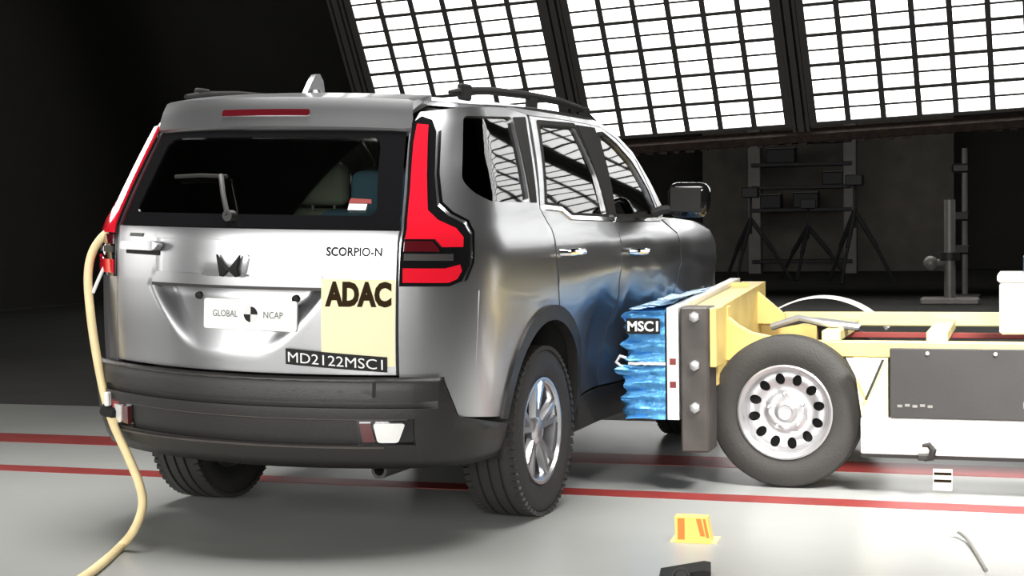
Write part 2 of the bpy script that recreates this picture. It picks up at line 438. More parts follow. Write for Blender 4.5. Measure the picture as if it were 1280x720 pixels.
# the recess needs finer cells than the rest: one grid with a sharp ledge
def gate_mesh():
    ts = [-.652+1.304*i/104 for i in range(105)]
    zs = [.73, .77, REC_BOT]+[REC_BOT+(REC_TOP-REC_BOT)*i/20 for i in range(1, 21)]+[REC_TOP+.001, 1.09, 1.1145, 1.1155, 1.16, 1.2, 1.2495, 1.2505, 1.275, 1.295]
    m = MB(); n = len(ts); v = [gate_s(t, z) for z in zs for t in ts]; v2 = [(p[0], p[1]+.10, p[2]) for p in v]
    f = []
    for j in range(len(zs)-1):
        for i in range(n-1):
            a = j*n+i; f.append((a, a+1, a+n+1, a+n)); k = len(v); f.append((k+a, k+a+n, k+a+n+1, k+a+1))
    k = len(v); L_ = len(zs)
    for i in range(n-1): f.append((i, k+i, k+i+1, i+1)); a = (L_-1)*n+i; f.append((a, a+1, k+a+1, k+a))
    for j in range(L_-1): a = j*n; f.append((a, a+n, k+a+n, k+a)); a = j*n+n-1; f.append((a, k+a, k+a+n, a+n))
    return m.add(v+v2, f).build('tailgate', M['paint'], car, 28)
gate = rolled(gate_mesh())
skin('ledge_shadow', [(-.40, 1.058), (.40, 1.058), (.40, 1.070), (-.40, 1.070)], plan, M['plastic'], gate, off=.004, thick=.02)  # dark strip painted in as the shadow line along the recess top
plate_f = lambda u, v: (u, gate_s(0, .955)[1]-.012+.02*(v-.955)+.10*u*u, v)
pl = skin('number_plate', rounded([(-.125, .895), (.295, .895), (.295, 1.015), (-.125, 1.015)], .012), plate_f, M['white'], gate, off=.006, thick=.01, st=.06)
MBp = lettering('lettering', 'GLOBAL', plate_f, -.082, .944, .115, .026, M['grey_ink'], gate, .0, .0075)
lettering('lettering', 'NCAP', plate_f, .150, .944, .085, .026, M['grey_ink'], gate, .0, .0075)
def disc_quads(name, cu, cv, r, quads, f, material, parent, off):
    for q in quads:
        pts = [(cu, cv)]+[(cu+r*math.cos(a), cv+r*math.sin(a)) for a in [q*math.pi/2+k*math.pi/12 for k in range(7)]]
        skin(name, pts, f, material, parent, off=off, thick=.001, st=.02)
disc_quads('target_marker', .092, .957, .031, (0, 2), plate_f, M['black'], gate, .0078)
disc_quads('target_marker', .092, .957, .031, (1, 3), plate_f, M['lens'], gate, .0078)
for u, v in ((-.175, 1.022), (.262, 1.022)):
    p = gate_s(u, v); MB().lathe([(0, -.018), (.014, -.015), (.016, 0)], 'y', p, 16).build('screw', M['black'], gate)
# emblem: two rising peaks in a shallow bezel
bez = skin('emblem_bezel', rounded([(-.115, 1.105), (.085, 1.105), (.105, 1.195), (-.135, 1.195)], .02), gate_s, M['paint'], gate, off=.010, thick=.02, st=.04)
em_c = (.022, 1.145)
wing = [(0.002, -.018), (.046, -.052), (.066, -.048), (.064, -.010), (.082, .058), (.042, .018)]
for sgx in (1, -1):
    skin('emblem', [(em_c[0]+sgx*a*.62, em_c[1]+b*.78) for a, b in wing][::sgx], gate_s, M['black'], gate, off=.030, thick=.014, st=.03)
lettering('badge', 'SCORPIO-N', plan, .402, 1.194, .20, .036, M['black'], gate, .03, .006, .002)
skin('badge_plate', [(-.565, 1.252), (-.475, 1.252), (-.47, 1.266), (-.56, 1.266)], gate_s, M['grey_ink'], gate, off=.004, thick=.004, st=.04)
hd = skin('handle', rounded([(-.575, 1.196), (-.345, 1.196), (-.315, 1.222), (-.35, 1.236), (-.575, 1.228)], .012), gate_s, M['paint'], gate, off=.040, thick=.03, st=.04)
skin('handle_recess', rounded([(-.585, 1.180), (-.35, 1.178), (-.35, 1.198), (-.585, 1.200)], .006), gate_s, M['black'], gate, off=.004, thick=.006, st=.04)
# stickers
st1 = skin('sticker', [(.388, .765), (.650, .765), (.650, 1.105), (.388, 1.105)], plan, M['cream'], gate, off=.012, thick=.004, st=.03)
lettering('lettering', 'ADAC', plan, .402, .997, .235, .100, M['ink'], gate, .055, .0135)
st2 = skin('sticker', [(.252, .770), (.622, .743), (.622, .803), (.252, .832)], plan, M['black'], gate, off=.016, thick=.003, st=.03)
mdf = lambda u, v: plan(u, v-(u-.252)*.075)
lettering('lettering', 'MD2122MSC1', mdf, .262, .780, .345, .040, M['white'], gate, .0, .0175)
# upper gate: black frame and privacy glass
up_out = [(-.652, 1.30), (.652, 1.30), (.625, 1.45), (.575, 1.70), (-.575, 1.70), (-.625, 1.45)]
gl_out = rounded([(-.565, 1.352), (.565, 1.352), (.535, 1.48), (.50, 1.665), (-.50, 1.665), (-.535, 1.48)], .04)
frame = body('tailgate_frame', up_out, plan, M['gloss'], holes=[gl_out], off=.0, thick=.03)
body('rear_window', [(a*1.02, 1.51+(b-1.51)*1.03) for a, b in gl_out], plan, M['tail_tint'], off=-.006, thick=.005)
skin('sticker', [(.455, 1.372), (.52, 1.372), (.52, 1.396), (.455, 1.396)], plan, M['white'], frame, off=.006, thick=.002)
skin('sticker', [(.452, 1.398), (.535, 1.398), (.530, 1.414), (.455, 1.418)], plan, M['redsteel'], frame, off=.006, thick=.002)
wm = MB(); P = lambda t, z, d: Vector(plan(t, z))+Vector((0, -d, .0))
wm.tube([P(0, 1.345, .01), P(0, 1.345, .05)], .022, 12); wm.tube([P(0, 1.345, .045), P(-.05, 1.43, .05), P(-.10, 1.505, .035)], .011, 8)
wm.tube([P(-.36, 1.50, .018), P(-.22, 1.505, .02), P(-.08, 1.502, .018)], .008, 8)
rolled(wm.build('wiper', M['plastic'], car))
# spoiler
SP_Y = [(1.675, .20), (1.69, .158), (1.72, .160), (1.825, .205), (1.848, .255), (1.856, .33), (1.864, .42)]
def spoil(t, z):
    return (t, smooth_tab(SP_Y, z)+KC*t*t, z-.02*t*t)
body('spoiler', [(-.60, 1.68), (.60, 1.68), (.605, 1.75), (.585, 1.862), (-.585, 1.862), (-.605, 1.75)], spoil, M['paint'], thick=.035, st=.035, angle=25)
body('brake_lamp', rounded([(-.205, 1.752), (.205, 1.752), (.205, 1.778), (-.205, 1.778)], .01), spoil, M['darkred'], off=.006, thick=.01)

# flank panels ---------------------------------------------------------
def roof_edge(y): return smooth_tab([(.3, 1.79), (.6, 1.812), (1.0, 1.835), (1.5, 1.85), (2.1, 1.850), (2.30, 1.836), (2.66, 1.70), (2.95, 1.385), (3.05, 1.33)], y)
def arc(yc, zc, r, a0, a1, n=14):
    return [(yc+r*math.cos(math.radians(a0+(a1-a0)*i/n)), zc+r*math.sin(math.radians(a0+(a1-a0)*i/n))) for i in range(n+1)]
WY, WZ, WR = 1.06, .45, .505
FY, FZ, FR = 3.80, .43, .49
q_glass = rounded([(.555, 1.768), (1.02, 1.792), (.925, 1.415), (.52, 1.415), (.43, 1.45), (.395, 1.50)], .03)
for sg in (1, -1):
    mi = (lambda p: p) if sg > 0 else mir
    fl = lambda t, z: plan(t, z)
    sd = (lambda y, z, sg=sg: side(y, z, sg))
    T = lambda pts: [(t_at(y, z), z) for y, z in pts]
    # quarter panel in the wrapped coordinate
    qo = [(.662, .72), (.662, 1.06), (.658, 1.295), (.632, 1.45), (.585, 1.70), (.60, 1.775)]
    qo += T([(y, roof_edge(y)-.004) for y in (.60, .8, 1.0, 1.24)]) + T([(1.035, 1.39), (1.125, 1.297), (1.11, 1.16), (1.165, .96)])
    qo += T(arc(WY, WZ, WR, 75, 171))+[(.963, .547), (.863, .556), (.808, .702), (.747, .713)]
    qh = [(t_at(y, z), z) for y, z in q_glass]
    quarter = body('quarter_panel', mi(qo), fl, M['paint'], holes=[mi(qh)], thick=.02, st=.045)
    qg = [(t_at(.70+(y-.70)*1.04, 1.60+(z-1.6)*1.05), 1.60+(z-1.6)*1.05) for y, z in q_glass]
    body('quarter_window', mi(qg), fl, M['tint'], off=-.014, thick=.005)
    # black strip on the rear pillar between the quarter window and the door
    cp = [(1.035, 1.79), (1.19, 1.80), (1.01, 1.415), (.945, 1.415)]
    skin('pillar_trim', mi(T(cp)), fl, M['liner'], quarter, off=.004, thick=.006)
    skin('fuel_flap' if sg < 0 else 'panel_seam', mi(T(rounded([(.62, 1.0), (.80, 1.0), (.80, 1.16), (.62, 1.16)], .03) if sg < 0 else [(.36, .73), (.366, .73), (.366, 1.06), (.36, 1.06)])), fl, M['paint'], quarter, off=.003, thick=.004)
    # doors
    s2 = sg
    rear_o = [(1.255, roof_edge(1.255)-.035), (1.045, 1.39), (1.135, 1.297), (1.12, 1.16), (1.175, .96)]+arc(WY, WZ, WR, 74, 12)+[(1.56, .50), (2.055, .50), (2.055, 1.15), (2.04, 1.33), (2.10, roof_edge(2.1)-.035), (1.7, roof_edge(1.7)-.035)]
    rear_g = rounded([(1.34, 1.775), (1.14, 1.418), (1.30, 1.41), (1.40, 1.372), (1.945, 1.366), (1.93, 1.57), (1.84, 1.788)], .02)
    front_o = [(2.112, roof_edge(2.11)-.035), (2.052, 1.33), (2.067, 1.15), (2.067, .50), (3.15, .50), (3.142, 1.144), (3.09, 1.255), (2.87, 1.33), (2.66, 1.66), (2.45, 1.755), (2.26, roof_edge(2.26)-.035)]
    front_g = rounded([(2.165, 1.76), (2.085, 1.366), (2.80, 1.366), (2.72, 1.50), (2.58, 1.64), (2.42, 1.72), (2.27, 1.768)], .02)
    for nm, o_, g_, hy in (('rear_door', rear_o, rear_g, 1.28), ('front_door', front_o, front_g, 2.31)):
        d = body(nm, o_, sd, M['paint'], holes=[g_], thick=.03, st=.045, sgn=sg)
        cyg = sum(p[0] for p in g_)/len(g_)
        skin('door_window', [(cyg+(a-cyg)*1.03, 1.57+(b-1.57)*1.05) for a, b in g_], sd, M['tint'], d, off=-.014, thick=.005, sgn=sg)
        # frame round the glass and the bright belt strip
        skin('window_trim', [(cyg+(a-cyg)*1.07+(0.0), 1.57+(b-1.57)*1.10) for a, b in g_], sd, M['liner'], d, holes=[g_], off=.003, thick=.006, sgn=sg, st=.04)
        bl = [(1.10, 1.408), (1.30, 1.400), (1.41, 1.362), (2.03, 1.352)] if nm == 'rear_door' else [(2.06, 1.352), (2.84, 1.350)]
        skin('belt_strip', [(a, b-.004) for a, b in bl]+[(a, b-.022) for a, b in bl[::-1]], sd, M['chrome'], d, off=.009, thick=.008, sgn=sg)
        hm = MB(); hp = [Vector(sd(hy+dy, 1.195-.02*(hy > 2), ))+Vector((sg*dx, 0, 0)) for dy, dx in ((-.12, .0), (-.10, .035), (0, .045), (.10, .035), (.12, .0))]
        hm.tube(hp, [.014, .017, .018, .017, .014], 10); hm.build('door_handle', M['chrome'], d)
    bp = [(1.96, 1.365), (2.065, 1.365), (2.14, 1.80), (1.87, 1.80)]
    # pillar between the doors, seen as a black band
    body('door_pillar', bp, sd, M['liner'], off=.006, thick=.006, sgn=sg)
    # roof side rail and windscreen pillar
    ys = [1.0, 1.25, 1.5, 1.8, 2.1, 2.26, 2.45, 2.66, 2.80, 2.95]
    so = [(y, roof_edge(y)) for y in ys]+[(2.88, 1.345), (2.68, 1.655), (2.46, 1.762)]+[(y, roof_edge(y)-.032) for y in (2.26, 2.1, 1.8, 1.5, 1.26)]
    body('pillar', so, sd, M['paint'], thick=.03, st=.05, sgn=sg)
    # front wing
    fo = [(3.16, .5), (3.155, 1.144), (3.10, 1.265), (2.89, 1.335), (3.1, 1.345), (3.6, 1.325), (4.1, 1.27), (4.36, 1.18), (4.40, .62), (FY+FR, .60)]+arc(FY, FZ, FR, 20, 172)
    body('front_wing', fo, sd, M['paint'], thick=.02, sgn=sg)
    # black wheel arch trims, sills
    body('wheel_arch_trim', arc(WY, WZ, WR+.012, -8, 172, 22)+arc(WY, WZ, WR-.055, 172, -8, 22), sd, M['plastic'], off=.012, thick=.05, sgn=sg)
    body('wheel_arch_trim', arc(FY, FZ, FR+.01, 2, 176, 22)+arc(FY, FZ, FR-.05, 176, 2, 22), sd, M['plastic'], off=.012, thick=.05, sgn=sg)
    body('sill', [(1.50, .33), (3.36, .33), (3.32, .49), (1.56, .49)], sd, M['plastic'], off=.010, thick=.06, sgn=sg)
    for yy, zz, rr in ((WY, WZ, WR-.02), (FY, FZ, FR-.02)):
        m = MB().lathe([(rr, .0), (rr, .40), (.02, .40)], 'x', (0, 0, 0), 28, math.radians(-12), math.radians(192))
        m.v = [(sg*(.90-p[0]), p[1]+yy, p[2]+zz) for p in m.v]
        rolled(m.build('wheel_arch_liner', M['liner'], car))
    # tail lamp
    lo = [(.662, 1.080), (.664, 1.295), (.640, 1.45), (.600, 1.64), (.588, 1.725), (.612, 1.752), (.655, 1.738), (.682, 1.69), (.716, 1.514), (.752, 1.392), (.800, 1.354), (.872, 1.322), (.900, 1.280), (.897, 1.165), (.868, 1.100), (.820, 1.080)]
    lamp = body('tail_lamp', mi(lo), fl, M['gloss'], off=.010, thick=.02, st=.03)
    l1 = [(.672, 1.262), (.672, 1.30), (.648, 1.45), (.612, 1.64), (.604, 1.715), (.645, 1.712), (.655, 1.66), (.690, 1.50), (.722, 1.37), (.765, 1.332), (.835, 1.302), (.866, 1.268), (.864, 1.232), (.790, 1.232), (.765, 1.262)]
    skin('red_lens', mi(l1), fl, M['red'], lamp, off=.020, thick=.012, st=.03)
    skin('smoked_lens', mi([(.672, 1.215), (.672, 1.255), (.755, 1.255), (.780, 1.222), (.780, 1.215)]), fl, M['darkred'], lamp, off=.018, thick=.01, st=.03)
    skin('clear_lens', mi([(.674, 1.180), (.674, 1.206), (.83, 1.206), (.83, 1.180)]), fl, M['panel'], lamp, off=.016, thick=.008, st=.03)
    skin('red_lens', mi([(.672, 1.094), (.672, 1.150), (.80, 1.150), (.855, 1.165), (.862, 1.14), (.845, 1.108), (.815, 1.094)]), fl, M['red'], lamp, off=.018, thick=.01, st=.03)
    e_ = [(.690, 1.69), (.722, 1.514), (.758, 1.40), (.805, 1.362), (.878, 1.330), (.908, 1.285), (.904, 1.165), (.876, 1.098)]
    skin('lamp_edge', mi(e_+[(a+.010, b+.006) for a, b in e_[::-1]]), fl, M['chrome'], lamp, off=.012, thick=.01, st=.03)
    # mirror
    mm = MB(); b0 = Vector(sd(2.74, 1.37))
    mm.tube([b0, b0+Vector((sg*.05, 0, .02)), b0+Vector((sg*.13, 0, .03))], .025, 8)
    arm = rolled(mm.build('door_mirror', M['plastic'], car))
    shell = MB().box((0, 0, 0), (.23, .13, .19), 0.055, seg=3); shell.v = [(b0.x+sg*(.19+p[0]*(1+.3*p[2])), b0.y+p[1]+.03, b0.z+.075+p[2]) for p in shell.v]
    shell.build('mirror_shell', M['gloss'], arm)
    MB().box((b0.x+sg*.19, b0.y-.042, b0.z+.075), (.17, .012, .13), .004).build('mirror_glass', M['liner'], arm)  # matte dark colour painted in place of a dark reflection
    # roof rail
    rl = MB(); RY = [.58, .72, 1.0, 1.4, 1.86, 2.2, 2.42]
    rl.tube([(sg*.65, y, h) for y, h in zip(RY, (1.868, 1.886, 1.906, 1.918, 1.920, 1.902, 1.855))], [.010, .017, .019, .019, .019, .018, .010], 10)
    for y in (.72, 1.5, 2.25): rl.box((sg*.655, y, 1.88), (.03, .10, .07), .008)
    rolled(rl.build('roof_rail', M['liner'], car))

# roof, windscreen, bonnet ----------------------------------------------
def xed(y): return plan(t_at(max(y, .62), roof_edge(y)), roof_edge(y))[0]
def roof_f(x, y):
    ze = roof_edge(y); e = .748; s = min(1.05, abs(x)/e)
    return (x, y, ze+.058*(1-s**2.4))
ro = [(0, .345), (.3, .375), (.56, .47), (.66, .60), (.705, .75), (.722, 1.0), (.722, 2.1), (.715, 2.28), (.4, 2.22), (0, 2.20)]
ro = ro+[(-a, b) for a, b in ro[::-1] if a > 0]
body('roof', ro, roof_f, M['paint'], thick=.02, st=.06)
def wind(x, y): return (x, y, roof_edge(y)+.035*(1-min(1, abs(x)/.8)**2)) if y < 2.9 else (x, y, roof_edge(2.9)+.035*(1-min(1, abs(x)/.8)**2)-(y-2.9)*.4)
body('windscreen', [(-.70, 2.27), (0, 2.21), (.70, 2.27), (.76, 2.62), (.85, 2.93), (.4, 3.06), (0, 3.10), (-.4, 3.06), (-.85, 2.93), (-.76, 2.62)], wind, M['tint'], off=-.004, thick=.006, st=.07)
def hood(x, y): return (x, y, 1.335+.05*(1-(x/.9)**2)-.035*max(0, (y-3.1)/.9)**2-.10*max(0, (y-4.0)/.5)**2)
body('bonnet', [(-.86, 2.96), (-.4, 3.08), (0, 3.12), (.4, 3.08), (.86, 2.96), (.87, 3.6), (.79, 4.2), (.70, 4.42), (0, 4.52), (-.70, 4.42), (-.79, 4.2), (-.87, 3.6)], hood, M['paint'], thick=.02, st=.07)
def nose(x, z): return (x, 4.55-.20*x*x-.35*abs(x)**5-.05*abs(z-.8), z)
body('front_bumper', [(-.86, .36), (.86, .36), (.88, .75), (.80, 1.18), (.55, 1.26), (-.55, 1.26), (-.80, 1.18), (-.88, .75)], nose, M['paint'], thick=.03, st=.07, sgn=-1)
gr = body('grille', rounded([(-.5, .78), (.5, .78), (.58, 1.12), (-.58, 1.12)], .04), nose, M['gloss'], off=.02, thick=.03, sgn=-1)
for sg in (1, -1):
    body('headlamp', rounded([(sg*.60, .95), (sg*.80, .98), (sg*.78, 1.14), (sg*.60, 1.12)][::sg], .02), nose, M['lens'], off=.01, thick=.03, sgn=-1)
# shark-fin aerial
fin = MB(); fp = [(0, 0), (.05, .06), (.085, .092), (.12, .098), (.15, .07), (.17, 0)]
fin.prism([(.50+a, 1.862+b) for a, b in fp], 'x', -.012, .012)
fin.lathe([(.0, .03), (.03, .026), (.045, .0)], 'z', (0, .585, 1.862), 20); fin.v = [(p[0]*(1 if abs(p[0]) < .013 else 1), p[1], p[2]) for p in fin.v]
b = bmesh.new(); fo_ = rolled(fin.build('aerial_fin', M['paint'], car))
# rear bumper -----------------------------------------------------------
def low_s(t, z):
    p = bump_s(t, z); d = 0
    if .600 < z < .635: d = .022
    elif z <= .600: d = -.004
    if .455 < z < .565 and abs(t) < .72: d = .022
    return (p[0], p[1]+d*(1 if abs(t) < .8 else 0), z)
TB = lambda y, z: t_at(y, z, BUMP_W, BUMP_Y)
half = [(0, .365), (.60, .365), (.87, .362), (TB(.46, .37), .37)]+[(TB(y, z), z) for y, z in arc(WY, WZ, WR+.004, 189, 171, 4)]+[(.976, .552), (.878, .560), (.824, .704), (.76, .716), (.655, .722), (0, .728)]
bo = half+[(-a, b_) for a, b_ in half[::-1] if a > 0]
def bumper_mesh():
    T_ = [0, .1, .2, .3, .4, .48, .56, .64, .70, .716, .724, .76, .80, .85, .90, .95, 1.0, 1.06, 1.12, 1.18]
    Z_ = [.362, .40, .4545, .4555, .50, .5645, .5655, .585, .5995, .6005, .62, .6345, .6355, .67, .70, .722]
    def lim(z):   # how far forward the skin runs at this height
        return TB(WY-math.sqrt(max(.0, (WR-.02)**2-(z-WZ)**2)), z) if z < .556 else (.874-(.0) if z < .566 else .872-.05*(z-.566)/.138)
    m = MB(); ts = [-t for t in T_[:0:-1]]+T_; v = []
    for z in Z_:
        L_ = lim(z)
        for t in ts:
            tt = max(-L_, min(L_, t)); v.append(low_s(tt, z))
    n = len(ts); f = []
    for j in range(len(Z_)-1):
        for i in range(n-1): a = j*n+i; f.append((a, a+1, a+n+1, a+n))
    b_ = bmesh.new(); vs = [b_.verts.new(p) for p in v]
    for q in f: b_.faces.new([vs[i] for i in q])
    bmesh.ops.remove_doubles(b_, verts=b_.verts, dist=1e-4); bmesh.ops.dissolve_degenerate(b_, edges=b_.edges, dist=1e-5)
    bmesh.ops.recalc_face_normals(b_, faces=b_.faces)
    me = bpy.data.meshes.new('rear_bumper'); b_.to_mesh(me); b_.free()
    return link('rear_bumper', me, M['plastic'], car, 30)
bumper = rolled(bumper_mesh())
sol = bumper.modifiers.new('thick', 'SOLIDIFY'); sol.thickness = .012; sol.offset = 0
skin('bumper_trim', [(-.70, .558), (.70, .558), (.70, .566), (-.70, .566)], bump_s, M['brown'], bumper, off=.006, thick=.02)
skin('bumper_lip', [(-.62, .438), (0, .447), (.62, .447), (.62, .455), (0, .455), (-.62, .446)], bump_s, M['brown'], bumper, off=.014, thick=.02)
skin('bumper_panel', [(-.60, .64), (.592, .64), (.592, .712), (-.60, .712)], bump_s, M['plastic'], bumper, off=.006, thick=.01)
skin('tow_cover_slot', [(.588, .648), (.600, .648), (.600, .706), (.588, .706)], bump_s, M['black'], bumper, off=.008, thick=.01)
for sg in (1, -1):
    mi = (lambda p: p) if sg > 0 else mir
    fr_ = skin('fog_lamp', mi(rounded([(.530, .452), (.712, .452), (.735, .562), (.530, .562)], .01)), bump_s, M['gloss'], bumper, off=-.010, thick=.012)
    skin('fog_lamp', mi([(.548, .470), (.592, .470), (.580, .545), (.540, .545)]), bump_s, M['darkred'], bumper, off=.004, thick=.02)
    skin('fog_lamp', mi(rounded([(.600, .468), (.668, .468), (.694, .545), (.588, .545)], .012)), bump_s, M['lens'], bumper, off=.006, thick=.02)
# under the body
ub = MB().box((0, 2.3, .42), (1.42, 4.0, .14), .04); ub.box((0, .36, .44), (1.1, .36, .14), .03)
rolled(ub.build('underbody', M['liner'], car))
ex = MB().lathe([(.022, 0), (.034, 0), (.034, .25), (.022, .25), (.022, 0)], 'y', (.57, .12, .345), 20); rolled(ex.build('exhaust_pipe', M['darksteel'], car))
MB_ = MB().tube([(-.78, 1.06, .378), (.78, 1.06, .378)], .05, 12); MB_.ell((0, 1.06, .378), (.16, .14, .14)); MB_.build('rear_axle', M['liner'], car)
# cabin
cab = rolled(MB().box((0, 1.6, .62), (1.62, 2.8, .06), .01).build('cabin_floor', M['liner'], car))
rolled(MB().box((0, 2.78, 1.12), (1.5, .35, .36), .08, seg=2).build('dashboard', M['liner'], car))
rolled(skin('roof_lining', [(-.66, .6), (.66, .6), (.66, 2.2), (-.66, 2.2)], roof_f, M['seat'], car, off=-.035, thick=.01, st=.12))
rolled(MB().lathe([(.19, -.012), (.202, 0), (.19, .012), (.178, 0), (.19, -.012)], 'y', (.38, 2.5, 1.2), 28).build('steering_wheel', M['plastic'], car))
def seat(x, y, wd, mt):
    tilt = Matrix.Rotation(math.radians(-14), 3, 'X')
    s_ = rolled(MB().box((x, y, 1.05), (wd, .14, .66), .05, tilt.inverted(), 3).box((x, y+.24, .78), (wd, .5, .14), .05, None, 2).build('seat', mt, car))
    return s_
def headrest(s_, x, y, z, mt):
    MB().box((x, y, z), (.27, .10, .20), .045, None, 3).tube([(x-.06, y, z-.22), (x-.06, y, z)], .007, 6).tube([(x+.06, y, z-.22), (x+.06, y, z)], .007, 6).build('headrest', mt, s_)
for y, xs, hz in ((.62, (-.36, .36), 1.44), (1.42, (-.36, .36), 1.49), (2.15, (-.38, .38), 1.50)):
    for x in xs:
        mt = M['blueseat'] if (y == .62 and x > 0) else M['seat']
        s_ = seat(x, y, .60 if y < 2 else .52, mt); headrest(s_, x, y-.09, hz, mt)
# wheels ------------------------------------------------------------------
def tyre_profile(R, W, rim, crown=.012):
    h = W/2
    return [(rim-.012, -h*.72), (rim+.012, -h*.86), (rim+.05, -h*.98), ((R+rim)/2, -h), (R-.04, -h*.96), (R-.014, -h*.86), (R-.004, -h*.74)] + \
        [q for k in (-.42, 0, .42) for q in ((R-.001, h*(k-.055)), (R-.011, h*(k-.045)), (R-.011, h*(k+.045)), (R, h*(k+.055)))] + \
        [(R-.004, h*.74), (R-.014, h*.86), (R-.04, h*.96), ((R+rim)/2, h), (rim+.05, h*.98), (rim+.012, h*.86), (rim-.012, h*.72)]
def tread(m, R, W, axis, n):
    """shoulder blocks round the tyre"""
    h = W/2
    for k in range(n):
        a = 2*math.pi*k/n
        for s_ in (-1, 1):
            c = Vector((s_*h*.84, (R-.012)*math.cos(a+s_*.03), (R-.012)*math.sin(a+s_*.03)))
            rot = Matrix.Rotation(a, 3, 'X')
            m.box(c, (h*.26, .018, 2*math.pi*R/n*.70), .0, rot@Matrix.Rotation(math.radians(-18*s_), 3, 'Y'))
    return m
CR, CW_ = .380, .250
tm = MB().lathe(tyre_profile(CR, CW_, .232), 'x', n=72); tread(tm, CR, CW_, 'x', 64)
tyre = tm.build('tyre', M['rubber'], car, 28)
rm = MB().lathe([(.236, -.115), (.236, -.10), (.215, -.09), (.205, .02), (.212, .085), (.224, .093), (.237, .100), (.237, .112), (.226, .112), (.218, .098)], 'x', n=64)
rim = rm.build('wheel_rim', M['alloy'], tyre)
MB().lathe([(.205, .0), (.07, -.01), (.0, -.01)], 'x', n=40).build('brake_drum', M['liner'], tyre)
for k in range(5):
    a = 2*math.pi*k/5+math.radians(90)
    sp = MB()
    for da in (-.20, .20):
        v = []
        for rr, wd, d0, d1 in ((.05, .026, .055, .085), (.13, .020, .060, .092), (.226, .026, .070, .100)):
            c, s_ = math.cos(a+da*min(1, rr/.16)), math.sin(a+da*min(1, rr/.16))
            for d, q in ((d0, -1), (d1, -.55), (d1, .55), (d0, 1)): v.append((d, rr*c-q*wd*s_, rr*s_+q*wd*c))
        sp.add(v, [(j*4+i, j*4+(i+1) % 4, j*4+4+(i+1) % 4, j*4+4+i) for j in range(2) for i in range(4)]+[(0, 1, 2, 3), (8, 9, 10, 11)])
    sp.build('spoke', M['alloy'], tyre, 30)
MB().lathe([(.062, .05), (.066, .082), (.05, .094), (.03, .098), (0, .098)], 'x', n=32).build('hub', M['alloy'], tyre)
tyre.location = (.795, 1.05, CR-.002)
for x, y, rz in ((-.795, 1.05, math.pi), (.795, 3.80, 0), (-.795, 3.80, math.pi)):
    c = copy_tree(tyre, car); c.location = (x, y, CR-.002); c.rotation_euler = (0, 0, rz)

# ------------------------------------------------------------------ impact trolley with the deformable barrier
XN, YN, RT = -1.0937, 7.448, .3688      # nearest wheel, its outer face
trolley = thing('crash_trolley', 'yellow wheeled crash test trolley with blue deformable face against the car doors', 'trolley', (0, 0, 0))
def crumple(p, a, fq): return a*noise.noise(Vector(p)*fq)
def foil_block(y0, y1, z0, z1, x0, x1, mt):
    m = MB(); nx, ny, nz = 7, 12, 22; P = {}
    v = []; f = []
    def key(i, j, k):
        if (i, j, k) not in P:
            x = x0+(x1-x0)*i/nx; y = y0+(y1-y0)*j/ny; z = z0+(z1-z0)*k/nz
            s = 1-i/nx; u = k/nz
            x += s*(.05*math.sin(u*math.pi*4+j)*.3+.10*max(0, (.10-min(u*(z1-z0), 1))/.1)*.0)
            q = crumple((x*2, y*2, z), .030*s, 5)+.012*s*math.sin(z*95+3*noise.noise(Vector((x*6, y*4, z*3))))
            dy = (.014*math.sin(z*105+2.6*noise.noise(Vector((x*9, 1, z*6))))+.008*math.sin(z*240+x*20))*(1 if j in (0,) else .0)*(.25+.75*s)
            P[(i, j, k)] = len(v); v.append((x+q, y+dy+crumple((x, y, z), .012*s, 8)*(j == 0), z+crumple((x, y, z+5), .02*s, 6)))
        return P[(i, j, k)]
    for a in range(nx):
        for c in range(nz):
            for j in (0, ny): f.append((key(a, j, c), key(a+1, j, c), key(a+1, j, c+1), key(a, j, c+1)))
    for b_ in range(ny):
        for c in range(nz):
            for i in (0, nx): f.append((key(i, b_, c), key(i, b_+1, c), key(i, b_+1, c+1), key(i, b_, c+1)))
    for a in range(nx):
        for b_ in range(ny):
            for k in (0, nz): f.append((key(a, b_, k), key(a+1, b_, k), key(a+1, b_+1, k), key(a, b_+1, k)))
    return m.add(v, f).build('honeycomb_block', mt, trolley, 60)
for j in range(3):
    a, b_ = 7.2+j*.567, 7.2+(j+1)*.567-.012
    foil_block(a, b_, .352, .612, -1.83+(0, -.05, -.05)[j], -1.622, M['foil'])
    foil_block(a, b_, .630, .872, -1.815+(0, -.04, -.05)[j], -1.622, M['foil'])
# torn seam, creased sheets on top
sh = MB(); 
for k in range(9):
    x0 = -1.80+.02*k; v = []
    for i in range(9):
        y = 7.22+i*.2; 
        for q in (0, 1): v.append((x0+q*.05+.02*noise.noise(Vector((x0*9, y*3, q))), y, .874+.010*k*.4+.035*abs(noise.noise(Vector((x0*14+q*2, y*4, k))))+(.02 if k > 6 else 0)))
    sh.add(v, [(i*2, i*2+1, i*2+3, i*2+2) for i in range(8)])
so_ = sh.build('creased_sheet', M['foilpale'], trolley, 60); md = so_.modifiers.new('t', 'SOLIDIFY'); md.thickness = .004
sm = MB(); v = []
for i in range(12):
    x = -1.80+i*.0165; zc = .620+.006*noise.noise(Vector((i*.9, 0, 0)))
    v += [(x, 7.188, zc-.007), (x, 7.188, zc+.007*(1+.8*noise.noise(Vector((i, 3, 0))))), (x, 7.21, zc+.007), (x, 7.21, zc-.007)]
sm.add(v, [(i*4+q, i*4+(q+1) % 4, i*4+4+(q+1) % 4, i*4+4+q) for i in range(11) for q in range(4)]); sm.build('torn_seam', M['alu'], trolley, 60)
bent = MB().tube([(-1.83, 7.20, .60), (-1.86, 7.19, .625), (-1.84, 7.19, .655), (-1.81, 7.195, .645)], .008, 6); bent.build('bent_strip', M['alu'], trolley)
